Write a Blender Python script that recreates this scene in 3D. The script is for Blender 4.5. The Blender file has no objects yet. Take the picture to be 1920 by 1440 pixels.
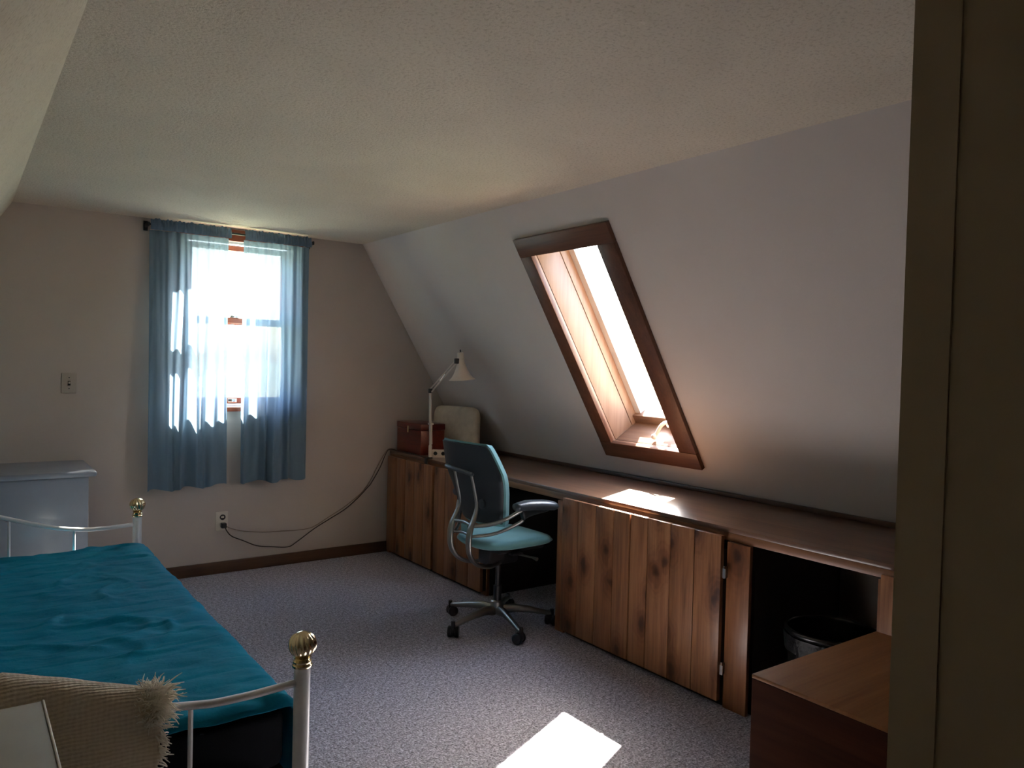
import bpy, bmesh, math, random
from mathutils import Vector, Matrix, noise

random.seed(7)
scene = bpy.context.scene
C = bpy.context.collection
PI = math.pi

# ------------------------------------------------------------------ camera, sky, sun, exposure
cam_d = bpy.data.cameras.new('camera')
cam = bpy.data.objects.new('camera', cam_d)
C.objects.link(cam)
cam_d.sensor_fit = 'HORIZONTAL'
cam_d.sensor_width = 36.0
cam_d.lens = 36.0 * 1440.0 / 1920.0
cam_d.clip_start = 0.02
# rows: world X, Y, Z expressed in the camera frame (x right, y down, z forward)
RX = (0.80995, 0.00610, 0.58646)
RY = (-0.58594, -0.03430, 0.80962)
RZ = (0.02505, -0.99939, -0.02422)
cam.matrix_world = Matrix(((RX[0], -RX[1], -RX[2], 0.0),
                           (RY[0], -RY[1], -RY[2], 0.0),
                           (RZ[0], -RZ[1], -RZ[2], 1.42),
                           (0, 0, 0, 1)))
scene.camera = cam

SUN_DIR = Vector((0.78, 0.61, 1.0)).normalized()      # towards the sun
w = bpy.data.worlds.new('sky')
scene.world = w
w.use_nodes = True
nt = w.node_tree
sky = nt.nodes.new('ShaderNodeTexSky')
sky.sky_type = 'NISHITA'
sky.sun_disc = False
sky.sun_elevation = math.asin(SUN_DIR.z)
sky.sun_rotation = math.atan2(SUN_DIR.x, SUN_DIR.y)
sky.air_density = 1.0
sky.dust_density = 2.2
sky.ozone_density = 1.0
bg = nt.nodes['Background']
bg.inputs['Strength'].default_value = 0.62
nt.links.new(sky.outputs['Color'], bg.inputs['Color'])

sun_d = bpy.data.lights.new('sun', 'SUN')
sun_d.energy = 26.0
sun_d.color = (1.0, 0.93, 0.83)
sun_d.angle = math.radians(0.55)
sun = bpy.data.objects.new('sun', sun_d)
C.objects.link(sun)
sun.location = (6, 9, 8)
sun.rotation_euler = SUN_DIR.to_track_quat('Z', 'Y').to_euler()

vs = scene.view_settings
scene.display_settings.display_device = 'sRGB'
vs.view_transform = 'Standard'
vs.look = 'None'
vs.gamma = 1.0
vs.use_curve_mapping = False
vs.exposure = 2.42
scene.cycles.max_bounces = 14
scene.cycles.diffuse_bounces = 8
scene.cycles.glossy_bounces = 4
scene.cycles.transparent_max_bounces = 12
scene.cycles.sample_clamp_indirect = 60.0
scene.cycles.use_denoising = True

# ------------------------------------------------------------------ materials
def new_mat(name):
    m = bpy.data.materials.new(name)
    m.use_nodes = True
    t = m.node_tree
    return m, t, t.nodes['Principled BSDF']

def N(t, kind, **kw):
    n = t.nodes.new(kind)
    for k, v in kw.items():
        setattr(n, k, v)
    return n

def ramp(t, fac, stops):
    r = N(t, 'ShaderNodeValToRGB')
    e = r.color_ramp.elements
    while len(e) < len(stops):
        e.new(0.5)
    for i, (p, c) in enumerate(stops):
        e[i].position = p
        e[i].color = (*c, 1)
    t.links.new(fac, r.inputs['Fac'])
    return r.outputs['Color']

def coords(t, scale=(1, 1, 1), rand=False):
    tc = N(t, 'ShaderNodeTexCoord')
    mp = N(t, 'ShaderNodeMapping')
    mp.inputs['Scale'].default_value = scale
    src = tc.outputs['Object']
    if rand:
        oi = N(t, 'ShaderNodeObjectInfo')
        mul = N(t, 'ShaderNodeVectorMath', operation='SCALE')
        mul.inputs[0].default_value = (17.3, 31.7, 23.1)
        t.links.new(oi.outputs['Random'], mul.inputs['Scale'])
        add = N(t, 'ShaderNodeVectorMath', operation='ADD')
        t.links.new(src, add.inputs[0])
        t.links.new(mul.outputs[0], add.inputs[1])
        src = add.outputs[0]
    t.links.new(src, mp.inputs['Vector'])
    return mp.outputs['Vector']

def tex_noise(t, vec, scale, detail=4, rough=0.55, dist=0.0):
    n = N(t, 'ShaderNodeTexNoise')
    n.inputs['Scale'].default_value = scale
    n.inputs['Detail'].default_value = detail
    n.inputs['Roughness'].default_value = rough
    n.inputs['Distortion'].default_value = dist
    t.links.new(vec, n.inputs['Vector'])
    return n.outputs['Fac']

def add_bump(t, b, h, strength, dist=0.01):
    bp = N(t, 'ShaderNodeBump')
    bp.inputs['Strength'].default_value = strength
    bp.inputs['Distance'].default_value = dist
    t.links.new(h, bp.inputs['Height'])
    t.links.new(bp.outputs['Normal'], b.inputs['Normal'])

def plain(name, col, rough=0.5, metal=0.0, coat=0.0, var=0.06, vscale=9.0, bump=0.0, bscale=60.0, spec=0.5):
    m, t, b = new_mat(name)
    v = coords(t)
    f = tex_noise(t, v, vscale)
    lo = tuple(c * (1 - var) for c in col)
    hi = tuple(min(1, c * (1 + var)) for c in col)
    t.links.new(ramp(t, f, [(0.3, lo), (0.7, hi)]), b.inputs['Base Color'])
    b.inputs['Roughness'].default_value = rough
    b.inputs['Metallic'].default_value = metal
    b.inputs['Coat Weight'].default_value = coat
    b.inputs['Specular IOR Level'].default_value = spec
    if bump:
        add_bump(t, b, tex_noise(t, v, bscale, 3), bump)
    return m

def wood(name, dark, mid, light, axis='Z', rough=0.4, knots=0.0, face='X', coat=0.0, spec=0.5, crough=0.16):
    """Stained board: grain runs along AXIS; knots lie in the plane whose normal is FACE, with growth rings around them."""
    m, t, b = new_mat(name)
    L = t.links.new
    def math_(op, x, y=None, z=None):
        n = N(t, 'ShaderNodeMath', operation=op)
        for i, q in enumerate((x, y, z)):
            if q is None: continue
            if isinstance(q, (int, float)): n.inputs[i].default_value = q
            else: L(q, n.inputs[i])
        return n.outputs[0]
    s = {'X': (0.75, 15, 15), 'Y': (15, 0.75, 15), 'Z': (15, 15, 0.75)}[axis]
    v = coords(t, s, True)
    g1 = tex_noise(t, v, 1.0, 3, 0.55, 1.2)
    g2 = tex_noise(t, v, 6.5, 4, 0.65)
    broad = tex_noise(t, coords(t, {'X': (1, 3, 3), 'Y': (3, 1, 3), 'Z': (3, 3, 1)}[axis], True), 2.4, 2)
    fac = math_('ADD', math_('MULTIPLY', g1, 0.45), math_('MULTIPLY', g2, 0.33))
    fac = math_('ADD', fac, math_('MULTIPLY', broad, 0.22))
    kf = None
    if knots:
        kv = coords(t, (1, 1, 1), True)
        sp = N(t, 'ShaderNodeSeparateXYZ')
        L(kv, sp.inputs[0])
        cb = N(t, 'ShaderNodeCombineXYZ')
        other = [q for q in 'XYZ' if q not in (face, axis)][0]
        L(sp.outputs[other], cb.inputs['X'])
        L(math_('MULTIPLY', sp.outputs[axis], 0.6), cb.inputs['Y'])
        wob = N(t, 'ShaderNodeTexNoise')
        wob.inputs['Scale'].default_value = 14
        L(kv, wob.inputs['Vector'])
        sc = N(t, 'ShaderNodeVectorMath', operation='SCALE')
        sc.inputs['Scale'].default_value = 0.05
        L(wob.outputs['Color'], sc.inputs[0])
        ad = N(t, 'ShaderNodeVectorMath', operation='ADD')
        L(cb.outputs[0], ad.inputs[0])
        L(sc.outputs[0], ad.inputs[1])
        vo = N(t, 'ShaderNodeTexVoronoi', voronoi_dimensions='2D')
        vo.inputs['Scale'].default_value = knots
        vo.inputs['Randomness'].default_value = 1.0
        L(ad.outputs[0], vo.inputs['Vector'])
        d = vo.outputs['Distance']
        mask = math_('MAXIMUM', math_('SUBTRACT', 1.0, math_('MULTIPLY', d, 2.6)), 0.0)
        rings = math_('MULTIPLY', math_('SINE', math_('MULTIPLY', d, 75.0)), math_('MULTIPLY', mask, 0.05))
        fac = math_('ADD', fac, rings)
        kf = ramp(t, d, [(0.03, (0.16, 0.10, 0.08)), (0.09, (0.46, 0.38, 0.33)), (0.16, (0.74, 0.68, 0.65)), (0.34, (1, 1, 1))])
    col = ramp(t, fac, [(0.36, dark), (0.5, mid), (0.64, light)])
    oi = N(t, 'ShaderNodeObjectInfo')
    hv = N(t, 'ShaderNodeHueSaturation')
    mr = N(t, 'ShaderNodeMapRange')
    mr.inputs['To Min'].default_value = 0.84
    mr.inputs['To Max'].default_value = 1.14
    L(oi.outputs['Random'], mr.inputs['Value'])
    L(mr.outputs[0], hv.inputs['Value'])
    L(col, hv.inputs['Color'])
    out = hv.outputs['Color']
    if kf:
        mm = N(t, 'ShaderNodeMix', data_type='RGBA', blend_type='MULTIPLY')
        mm.inputs[0].default_value = 1.0
        L(out, mm.inputs[6])
        L(kf, mm.inputs[7])
        out = mm.outputs[2]
    L(out, b.inputs['Base Color'])
    b.inputs['Roughness'].default_value = rough
    b.inputs['Coat Weight'].default_value = coat
    b.inputs['Coat Roughness'].default_value = crough
    b.inputs['Specular IOR Level'].default_value = spec
    add_bump(t, b, g2, 0.10, 0.003)
    return m

def textured_paint(name, lo, hi, bscale, bstrength, bdist, rough=0.9, speck=None):
    m, t, b = new_mat(name)
    v = coords(t)
    f = tex_noise(t, v, 2.2, 3)
    col = ramp(t, f, [(0.3, lo), (0.7, hi)])
    h = tex_noise(t, v, bscale, 3, 0.65)
    if speck:
        sp = ramp(t, h, [(0.34, speck), (0.48, (1, 1, 1))])
        mm = N(t, 'ShaderNodeMix', data_type='RGBA', blend_type='MULTIPLY')
        mm.inputs[0].default_value = 1.0
        t.links.new(col, mm.inputs[6])
        t.links.new(sp, mm.inputs[7])
        col = mm.outputs[2]
    t.links.new(col, b.inputs['Base Color'])
    b.inputs['Roughness'].default_value = rough
    b.inputs['Specular IOR Level'].default_value = 0.25
    add_bump(t, b, h, bstrength, bdist)
    return m

def carpet_mat():
    m, t, b = new_mat('carpet')
    v = coords(t)
    a = tex_noise(t, v, 125, 2, 0.7)
    c = tex_noise(t, v, 50, 3, 0.7)
    mx = N(t, 'ShaderNodeMix', data_type='FLOAT')
    mx.inputs[0].default_value = 0.35
    t.links.new(a, mx.inputs[2])
    t.links.new(c, mx.inputs[3])
    col = ramp(t, mx.outputs[0], [(0.38, (0.080, 0.068, 0.082)), (0.46, (0.25, 0.228, 0.275)), (0.53, (0.39, 0.37, 0.44)), (0.62, (0.68, 0.66, 0.74))])
    t.links.new(col, b.inputs['Base Color'])
    b.inputs['Roughness'].default_value = 1.0
    b.inputs['Specular IOR Level'].default_value = 0.1
    b.inputs['Sheen Weight'].default_value = 0.25
    b.inputs['Sheen Roughness'].default_value = 0.6
    add_bump(t, b, mx.outputs[0], 0.9, 0.012)
    return m

def cloth_mat(name, col, weave=420, transl=0.0, transp=0.0, var=0.1, rough=0.9, vscale=6.0, bump=0.25, sheen=0.2, tcol=None, stretch=(1, 1, 1)):
    m, t, b = new_mat(name)
    v = coords(t)
    f = tex_noise(t, v, vscale, 4)
    lo = tuple(c * (1 - var) for c in col)
    hi = tuple(min(1, c * (1 + var)) for c in col)
    cc = ramp(t, f, [(0.3, lo), (0.7, hi)])
    t.links.new(cc, b.inputs['Base Color'])
    b.inputs['Roughness'].default_value = rough
    b.inputs['Sheen Weight'].default_value = sheen
    b.inputs['Specular IOR Level'].default_value = 0.15
    v2 = coords(t, stretch)
    add_bump(t, b, tex_noise(t, v2, weave, 2), bump, 0.002)
    outn = t.nodes['Material Output']
    sh = b.outputs[0]
    if transl:
        tr = N(t, 'ShaderNodeBsdfTranslucent')
        if tcol:
            tr.inputs['Color'].default_value = (*tcol, 1)
        else:
            t.links.new(cc, tr.inputs['Color'])
        mx = N(t, 'ShaderNodeMixShader')
        mx.inputs[0].default_value = transl
        t.links.new(sh, mx.inputs[1])
        t.links.new(tr.outputs[0], mx.inputs[2])
        sh = mx.outputs[0]
    if transp:
        tp = N(t, 'ShaderNodeBsdfTransparent')
        mx = N(t, 'ShaderNodeMixShader')
        mx.inputs[0].default_value = transp
        t.links.new(sh, mx.inputs[1])
        t.links.new(tp.outputs[0], mx.inputs[2])
        sh = mx.outputs[0]
    t.links.new(sh, outn.inputs['Surface'])
    return m

def glass_mat():
    m, t, b = new_mat('window_glass')
    t.nodes.remove(b)
    tp = N(t, 'ShaderNodeBsdfTransparent')
    tp.inputs['Color'].default_value = (0.94, 0.96, 0.95, 1)
    gl = N(t, 'ShaderNodeBsdfGlossy')
    gl.inputs['Roughness'].default_value = 0.02
    lw = N(t, 'ShaderNodeLayerWeight')
    lw.inputs['Blend'].default_value = 0.5
    pw = N(t, 'ShaderNodeMath', operation='POWER')
    pw.inputs[1].default_value = 5.0
    t.links.new(lw.outputs['Facing'], pw.inputs[0])
    fr = N(t, 'ShaderNodeMath', operation='MULTIPLY_ADD')
    fr.inputs[1].default_value = 0.9
    fr.inputs[2].default_value = 0.03
    t.links.new(pw.outputs[0], fr.inputs[0])
    mx = N(t, 'ShaderNodeMixShader')
    t.links.new(fr.outputs[0], mx.inputs[0])
    t.links.new(tp.outputs[0], mx.inputs[1])
    t.links.new(gl.outputs[0], mx.inputs[2])
    t.links.new(mx.outputs[0], t.nodes['Material Output'].inputs['Surface'])
    return m

def knit_mat():
    m, t, b = new_mat('cream_knit')
    v = coords(t)
    L = t.links.new
    sp = N(t, 'ShaderNodeSeparateXYZ')
    wv = N(t, 'ShaderNodeTexNoise')
    wv.inputs['Scale'].default_value = 14
    L(v, wv.inputs['Vector'])
    sc = N(t, 'ShaderNodeVectorMath', operation='SCALE')
    sc.inputs['Scale'].default_value = 0.012
    L(wv.outputs['Color'], sc.inputs[0])
    ad = N(t, 'ShaderNodeVectorMath', operation='ADD')
    L(v, ad.inputs[0]); L(sc.outputs[0], ad.inputs[1])
    L(ad.outputs[0], sp.inputs[0])
    def mt(op, x, y=None):
        n = N(t, 'ShaderNodeMath', operation=op)
        for i, q in enumerate((x, y)):
            if q is None: continue
            if isinstance(q, (int, float)): n.inputs[i].default_value = q
            else: L(q, n.inputs[i])
        return n.outputs[0]
    a = mt('SINE', mt('MULTIPLY', sp.outputs['X'], 2 * PI / 0.012))
    c = mt('SINE', mt('MULTIPLY', mt('ADD', sp.outputs['Z'], sp.outputs['Y']), 2 * PI / 0.010))
    h = mt('ADD', mt('ADD', mt('MULTIPLY', c, 0.20), mt('MULTIPLY', a, 0.07)), mt('ADD', mt('MULTIPLY', tex_noise(t, v, 110, 3), 0.7), 0.15))
    L(ramp(t, h, [(0.15, (0.56, 0.48, 0.36)), (0.5, (0.70, 0.62, 0.49)), (0.85, (0.78, 0.70, 0.58))]), b.inputs['Base Color'])
    b.inputs['Roughness'].default_value = 1.0
    b.inputs['Specular IOR Level'].default_value = 0.05
    b.inputs['Sheen Weight'].default_value = 0.4
    add_bump(t, b, h, 0.8, 0.006)
    tr = N(t, 'ShaderNodeBsdfTranslucent')
    tr.inputs['Color'].default_value = (0.72, 0.58, 0.40, 1)
    mx = N(t, 'ShaderNodeMixShader')
    mx.inputs[0].default_value = 0.3
    L(b.outputs[0], mx.inputs[1]); L(tr.outputs[0], mx.inputs[2])
    L(mx.outputs[0], t.nodes['Material Output'].inputs['Surface'])
    return m

def quilt_mat():
    m, t, b = new_mat('teal_quilt')
    v = coords(t)
    f = tex_noise(t, v, 5, 4)
    cc = ramp(t, f, [(0.25, (0.002, 0.120, 0.20)), (0.75, (0.003, 0.180, 0.28))])
    t.links.new(cc, b.inputs['Base Color'])
    b.inputs['Roughness'].default_value = 0.7
    b.inputs['Sheen Weight'].default_value = 0.0
    b.inputs['Specular IOR Level'].default_value = 0.07
    v2 = coords(t, (1, 2.2, 1))
    add_bump(t, b, tex_noise(t, v2, 26, 4, 0.6, 0.6), 0.3, 0.012)
    return m

M = {}
M['wall'] = textured_paint('wall_paint', (0.50, 0.445, 0.395), (0.54, 0.48, 0.43), 60, 0.10, 0.004)
M['slope'] = textured_paint('slope_paint', (0.585, 0.53, 0.495), (0.62, 0.565, 0.525), 70, 0.08, 0.004)
M['ceiling'] = textured_paint('ceiling_texture', (0.66, 0.60, 0.49), (0.72, 0.655, 0.535), 95, 0.6, 0.008, speck=(0.80, 0.78, 0.74))
M['stub'] = textured_paint('doorway_paint_shaded', (0.29, 0.235, 0.155), (0.32, 0.26, 0.175), 50, 0.10, 0.004)  # wall paint darkened to stand for the dim light in the passage
M['carpet'] = carpet_mat()
M['base'] = wood('baseboard_wood', (0.045, 0.022, 0.012), (0.085, 0.042, 0.022), (0.12, 0.06, 0.03), 'X', 0.4)
M['plank'] = wood('stained_pine', (0.15, 0.060, 0.026), (0.285, 0.122, 0.054), (0.40, 0.185, 0.086), 'Z', 0.38, 4.3, 'X')
M['stile'] = wood('stained_stile', (0.14, 0.052, 0.020), (0.25, 0.098, 0.040), (0.35, 0.145, 0.062), 'Z', 0.36, 3.6, 'X')
M['rail'] = wood('stained_rail', (0.12, 0.052, 0.024), (0.20, 0.088, 0.040), (0.30, 0.125, 0.058), 'Y', 0.36)
M['top'] = wood('worktop_wood', (0.105, 0.050, 0.028), (0.165, 0.082, 0.047), (0.215, 0.11, 0.065), 'Y', 0.32, coat=0.8, crough=0.22)
M['strip'] = wood('edge_strip_wood', (0.055, 0.026, 0.015), (0.085, 0.042, 0.024), (0.11, 0.055, 0.03), 'Y', 0.45)
M['recess'] = plain('recess_shade', (0.018, 0.011, 0.008), 0.8)  # near-black: shade inside openings and recesses put into the colour
M['casing'] = wood('skylight_casing', (0.075, 0.028, 0.014), (0.125, 0.050, 0.025), (0.17, 0.070, 0.036), 'Y', 0.42)
M['casing_long'] = wood('skylight_casing_long', (0.075, 0.028, 0.014), (0.125, 0.050, 0.025), (0.17, 0.070, 0.036), 'Z', 0.42)
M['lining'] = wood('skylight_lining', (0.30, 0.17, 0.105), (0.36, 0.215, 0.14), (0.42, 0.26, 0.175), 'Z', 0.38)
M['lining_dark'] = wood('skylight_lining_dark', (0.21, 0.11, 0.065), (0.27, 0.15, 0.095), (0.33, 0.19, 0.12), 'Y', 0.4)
M['groove'] = plain('joint_shadow_gap', (0.03, 0.014, 0.008), 0.8)
M['red_wood'] = wood('window_red_wood', (0.24, 0.055, 0.025), (0.34, 0.085, 0.042), (0.42, 0.12, 0.06), 'X', 0.4)
M['red_wood_v'] = wood('window_red_wood_upright', (0.24, 0.055, 0.025), (0.34, 0.085, 0.042), (0.42, 0.12, 0.06), 'Z', 0.4)
M['white_metal'] = plain('white_enamel', (0.62, 0.62, 0.62), 0.28, coat=0.3)
M['white_trim'] = plain('white_trim_paint', (0.78, 0.77, 0.75), 0.4)
M['brass'] = plain('polished_brass', (0.72, 0.60, 0.38), 0.12, 1.0)
M['chrome'] = plain('bright_steel', (0.75, 0.72, 0.66), 0.22, 1.0)
M['silver'] = plain('satin_aluminium', (0.34, 0.335, 0.31), 0.33, 1.0)
M['glass'] = glass_mat()
M['curtain'] = cloth_mat('blue_curtain_fabric', (0.25, 0.385, 0.50), 500, 0.50, 0.035, 0.06, tcol=(0.155, 0.225, 0.30), stretch=(1, 1, 0.4))
M['header'] = cloth_mat('blue_curtain_heading', (0.16, 0.24, 0.33), 300, 0.15, 0.0, 0.15, stretch=(1, 1, 0.3))
M['quilt'] = quilt_mat()
M['mattress'] = cloth_mat('mattress_cloth_shaded', (0.004, 0.005, 0.008), 300, sheen=0.0)  # deep shadow under the quilt put into the cloth colour
M['throw'] = knit_mat()
M['fringe'] = cloth_mat('cream_fringe_yarn', (0.85, 0.80, 0.70), 200, 0.35, 0.0, 0.05)
M['cushion'] = cloth_mat('cream_quilted_cushion', (0.50, 0.42, 0.32), 160, bump=0.5, var=0.14, vscale=14)
M['teal_seat'] = cloth_mat('teal_upholstery', (0.16, 0.36, 0.37), 700, rough=0.75, sheen=0.3)
M['shell'] = plain('dark_chair_shell', (0.022, 0.028, 0.032), 0.42)
M['black'] = plain('black_plastic', (0.016, 0.015, 0.017), 0.4)
M['pad'] = plain('grey_arm_pad', (0.055, 0.07, 0.085), 0.28)
M['lamp'] = plain('cream_lamp_enamel', (0.70, 0.63, 0.55), 0.35)
M['plate'] = plain('ivory_plastic', (0.68, 0.62, 0.53), 0.4)
M['switch'] = plain('ivory_switch_plate', (0.44, 0.385, 0.325), 0.45)
M['dresser'] = plain('white_dresser_shaded', (0.25, 0.275, 0.32), 0.35, coat=0.1)  # white dresser; shade on its unlit front is put into the colour
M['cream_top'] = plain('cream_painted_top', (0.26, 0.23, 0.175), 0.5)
M['lit_edge'] = plain('cream_edge_lit', (0.62, 0.56, 0.47), 0.35)  # highlight of the lit rounded edge, painted as a lighter colour
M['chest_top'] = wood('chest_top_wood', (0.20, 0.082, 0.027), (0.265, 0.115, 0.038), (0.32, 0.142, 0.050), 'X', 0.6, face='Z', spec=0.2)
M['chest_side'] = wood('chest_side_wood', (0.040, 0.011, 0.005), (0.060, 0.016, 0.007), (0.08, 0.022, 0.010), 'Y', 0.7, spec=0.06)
M['red_box'] = wood('red_lacquered_box', (0.065, 0.011, 0.007), (0.125, 0.018, 0.011), (0.19, 0.028, 0.015), 'Y', 0.3)
M['bin'] = plain('black_bin_plastic', (0.012, 0.012, 0.013), 0.22, coat=0.3)
M['liner'] = plain('black_bin_liner', (0.008, 0.008, 0.009), 0.45, bump=0.8, bscale=40)
M['cord'] = plain('brown_flex', (0.03, 0.018, 0.012), 0.5)
M['cord_light'] = plain('tan_flex', (0.20, 0.145, 0.10), 0.5)
M['lawn'] = plain('distant_ground', (0.22, 0.24, 0.16), 0.95, var=0.3, vscale=0.4)

# ------------------------------------------------------------------ object helpers
def empty(name, loc, rz=0.0):
    o = bpy.data.objects.new(name, None)
    C.objects.link(o)
    o.empty_display_size = 0.1
    o.location = loc
    o.rotation_euler = (0, 0, rz)
    return o

def tag(o, label=None, cat=None, group=None, kind=None):
    if label: o['label'] = label
    if cat: o['category'] = cat
    if group: o['group'] = group
    if kind: o['kind'] = kind
    return o

class MB:
    """collects shapes in one bmesh, links them as ONE mesh object"""
    def __init__(self):
        self.bm = bmesh.new()

    def box(self, lo, hi, bevel=0.0, seg=2, mat=None):
        x0, y0, z0 = lo
        x1, y1, z1 = hi
        co = [(x0, y0, z0), (x1, y0, z0), (x1, y1, z0), (x0, y1, z0), (x0, y0, z1), (x1, y0, z1), (x1, y1, z1), (x0, y1, z1)]
        v = [self.bm.verts.new(mat @ Vector(c) if mat and not bevel else c) for c in co]
        fs = [self.bm.faces.new([v[i] for i in f]) for f in ((0, 3, 2, 1), (4, 5, 6, 7), (0, 1, 5, 4), (1, 2, 6, 5), (2, 3, 7, 6), (3, 0, 4, 7))]
        if bevel:
            es = list({e for f in fs for e in f.edges})
            r = bmesh.ops.bevel(self.bm, geom=es + v, offset=bevel, segments=seg, profile=0.5, affect='EDGES')
            if mat:
                vs_ = {vv for f in r['faces'] for vv in f.verts} | {vv for vv in v if vv.is_valid}
                for f in fs:
                    if f.is_valid:
                        vs_ |= set(f.verts)
                for vv in vs_:
                    vv.co = mat @ vv.co
        return self

    def prism(self, pts, axis, a, b):
        """pts: 2D polygon extruded along AXIS from a to b"""
        def P(p, h):
            if axis == 'X': return (h, p[0], p[1])
            if axis == 'Y': return (p[0], h, p[1])
            return (p[0], p[1], h)
        lo = [self.bm.verts.new(P(p, a)) for p in pts]
        hi = [self.bm.verts.new(P(p, b)) for p in pts]
        n = len(pts)
        self.bm.faces.new(lo[::-1])
        self.bm.faces.new(hi)
        for i in range(n):
            self.bm.faces.new((lo[i], lo[(i + 1) % n], hi[(i + 1) % n], hi[i]))
        return self

    def tube(self, pts, r, seg=10, smooth=0, cap=True, flat=1.0):
        pts = [Vector(p) for p in pts]
        rs = list(r) if isinstance(r, (list, tuple)) else [r] * len(pts)
        if smooth and len(pts) > 2:
            q, qr = [], []
            for i in range(len(pts) - 1):
                p0, p1, p2, p3 = pts[max(i - 1, 0)], pts[i], pts[i + 1], pts[min(i + 2, len(pts) - 1)]
                for k in range(smooth):
                    t = k / smooth
                    q.append(0.5 * ((2 * p1) + (p2 - p0) * t + (2 * p0 - 5 * p1 + 4 * p2 - p3) * t * t + (3 * p1 - p0 - 3 * p2 + p3) * t ** 3))
                    qr.append(rs[i] * (1 - t) + rs[i + 1] * t)
            q.append(pts[-1]); qr.append(rs[-1])
            pts, rs = q, qr
        up = None
        rings = []
        for i, p in enumerate(pts):
            d = (pts[min(i + 1, len(pts) - 1)] - pts[max(i - 1, 0)]).normalized()
            if up is None:
                a = Vector((0, 0, 1)) if abs(d.z) < 0.9 else Vector((0, 1, 0))
                up = (a - d * a.dot(d)).normalized()
            else:
                up = (up - d * up.dot(d)).normalized()
            s = d.cross(up)
            rings.append([self.bm.verts.new(p + (up * math.cos(2 * PI * k / seg) + s * math.sin(2 * PI * k / seg) * flat) * rs[i]) for k in range(seg)])
        for a, b in zip(rings, rings[1:]):
            for k in range(seg):
                self.bm.faces.new((a[k], a[(k + 1) % seg], b[(k + 1) % seg], b[k]))
        if cap:
            self.bm.faces.new(rings[0][::-1])
            self.bm.faces.new(rings[-1])
        return self

    def lathe(self, prof, seg=24, at=(0, 0, 0), axis=Vector((0, 0, 1)), mod=None, cap=True):
        q = Vector((0, 0, 1)).rotation_difference(Vector(axis).normalized()).to_matrix()
        at = Vector(at)
        rings = []
        for r, z in prof:
            ring = []
            for k in range(seg):
                a = 2 * PI * k / seg
                rr = r * (mod(a, z) if mod else 1)
                ring.append(self.bm.verts.new(at + q @ Vector((rr * math.cos(a), rr * math.sin(a), z))))
            rings.append(ring)
        for a, b in zip(rings, rings[1:]):
            for k in range(seg):
                self.bm.faces.new((a[k], a[(k + 1) % seg], b[(k + 1) % seg], b[k]))
        if cap:
            if prof[0][0] > 1e-5: self.bm.faces.new(rings[0][::-1])
            if prof[-1][0] > 1e-5: self.bm.faces.new(rings[-1])
        return self

    def grid(self, nu, nv, fn, close_u=False):
        vv = [[self.bm.verts.new(fn(i / nu, j / nv)) for j in range(nv + 1)] for i in range(nu + (0 if close_u else 1))]
        n = len(vv)
        for i in range(nu):
            for j in range(nv):
                a, b = vv[i], vv[(i + 1) % n]
                self.bm.faces.new((a[j], b[j], b[j + 1], a[j + 1]))
        return self

    def build(self, name, mat, parent=None, smooth=False, solid=0.0, off=1.0, angle=None):
        bmesh.ops.remove_doubles(self.bm, verts=self.bm.verts, dist=1e-6)
        bmesh.ops.recalc_face_normals(self.bm, faces=self.bm.faces)
        me = bpy.data.meshes.new(name)
        self.bm.to_mesh(me)
        self.bm.free()
        me.materials.append(mat)
        if smooth:
            me.polygons.foreach_set('use_smooth', [True] * len(me.polygons))
        if angle is not None:
            me.polygons.foreach_set('use_smooth', [True] * len(me.polygons))
            me.set_sharp_from_angle(angle=math.radians(angle))
        o = bpy.data.objects.new(name, me)
        C.objects.link(o)
        if solid:
            md = o.modifiers.new('thickness', 'SOLIDIFY')
            md.thickness = solid
            md.offset = off
        if parent is not None:
            o.parent = parent
        return o

def box(name, lo, hi, mat, parent=None, bevel=0.0, seg=2, xf=None):
    m = MB().box(lo, hi, bevel, seg, xf)
    return m.build(name, mat, parent, angle=35 if bevel else None)

def struct(o):
    o['kind'] = 'structure'
    return o

# ------------------------------------------------------------------ room shell
YB = 5.20                     # window wall
ZC = 2.274                    # ceiling
XR = 2.393                    # ceiling meets right slope
XL = 0.252                    # ceiling meets left slope
TH = math.radians(58.65)
CT = 1 / math.tan(TH)
YF = -3.2
def slope_x(z): return XR + (ZC - z) * CT
def left_x(z): return XL - (ZC - z) * CT

struct(box('floor', (-0.92, YF - 0.12, -0.12), (4.05, YB + 0.12, 0.0), M['carpet']))
struct(box('ceiling', (XL - 0.25, YF - 0.15, ZC), (XR + 0.25, YB + 0.12, ZC + 0.2), M['ceiling']))

# right slope with the roof window hole; frame: (u along Y, s down the slope, n outwards)
TS = Matrix(((0, math.cos(TH), math.sin(TH), XR),
             (1, 0, 0, 0),
             (0, -math.sin(TH), math.cos(TH), ZC),
             (0, 0, 0, 1)))
SK_Y0, SK_Y1, SK_S0, SK_S1 = 2.805, 3.340, 0.286, 1.510
SD = 0.27
sl = MB()
S_END = ZC / math.sin(TH) + 0.12
hy0, hy1, hs0, hs1 = SK_Y0 - 0.02, SK_Y1 + 0.02, SK_S0 - 0.02, SK_S1 + 0.02
for (a, b, c, d) in ((YF - 0.15, hy0, -0.12, S_END), (hy1, YB + 0.12, -0.12, S_END), (hy0, hy1, -0.12, hs0), (hy0, hy1, hs1, S_END)):
    sl.box((a, c, 0), (b, d, SD), mat=TS)
struct(sl.build('wall_right', M['slope']))

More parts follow.
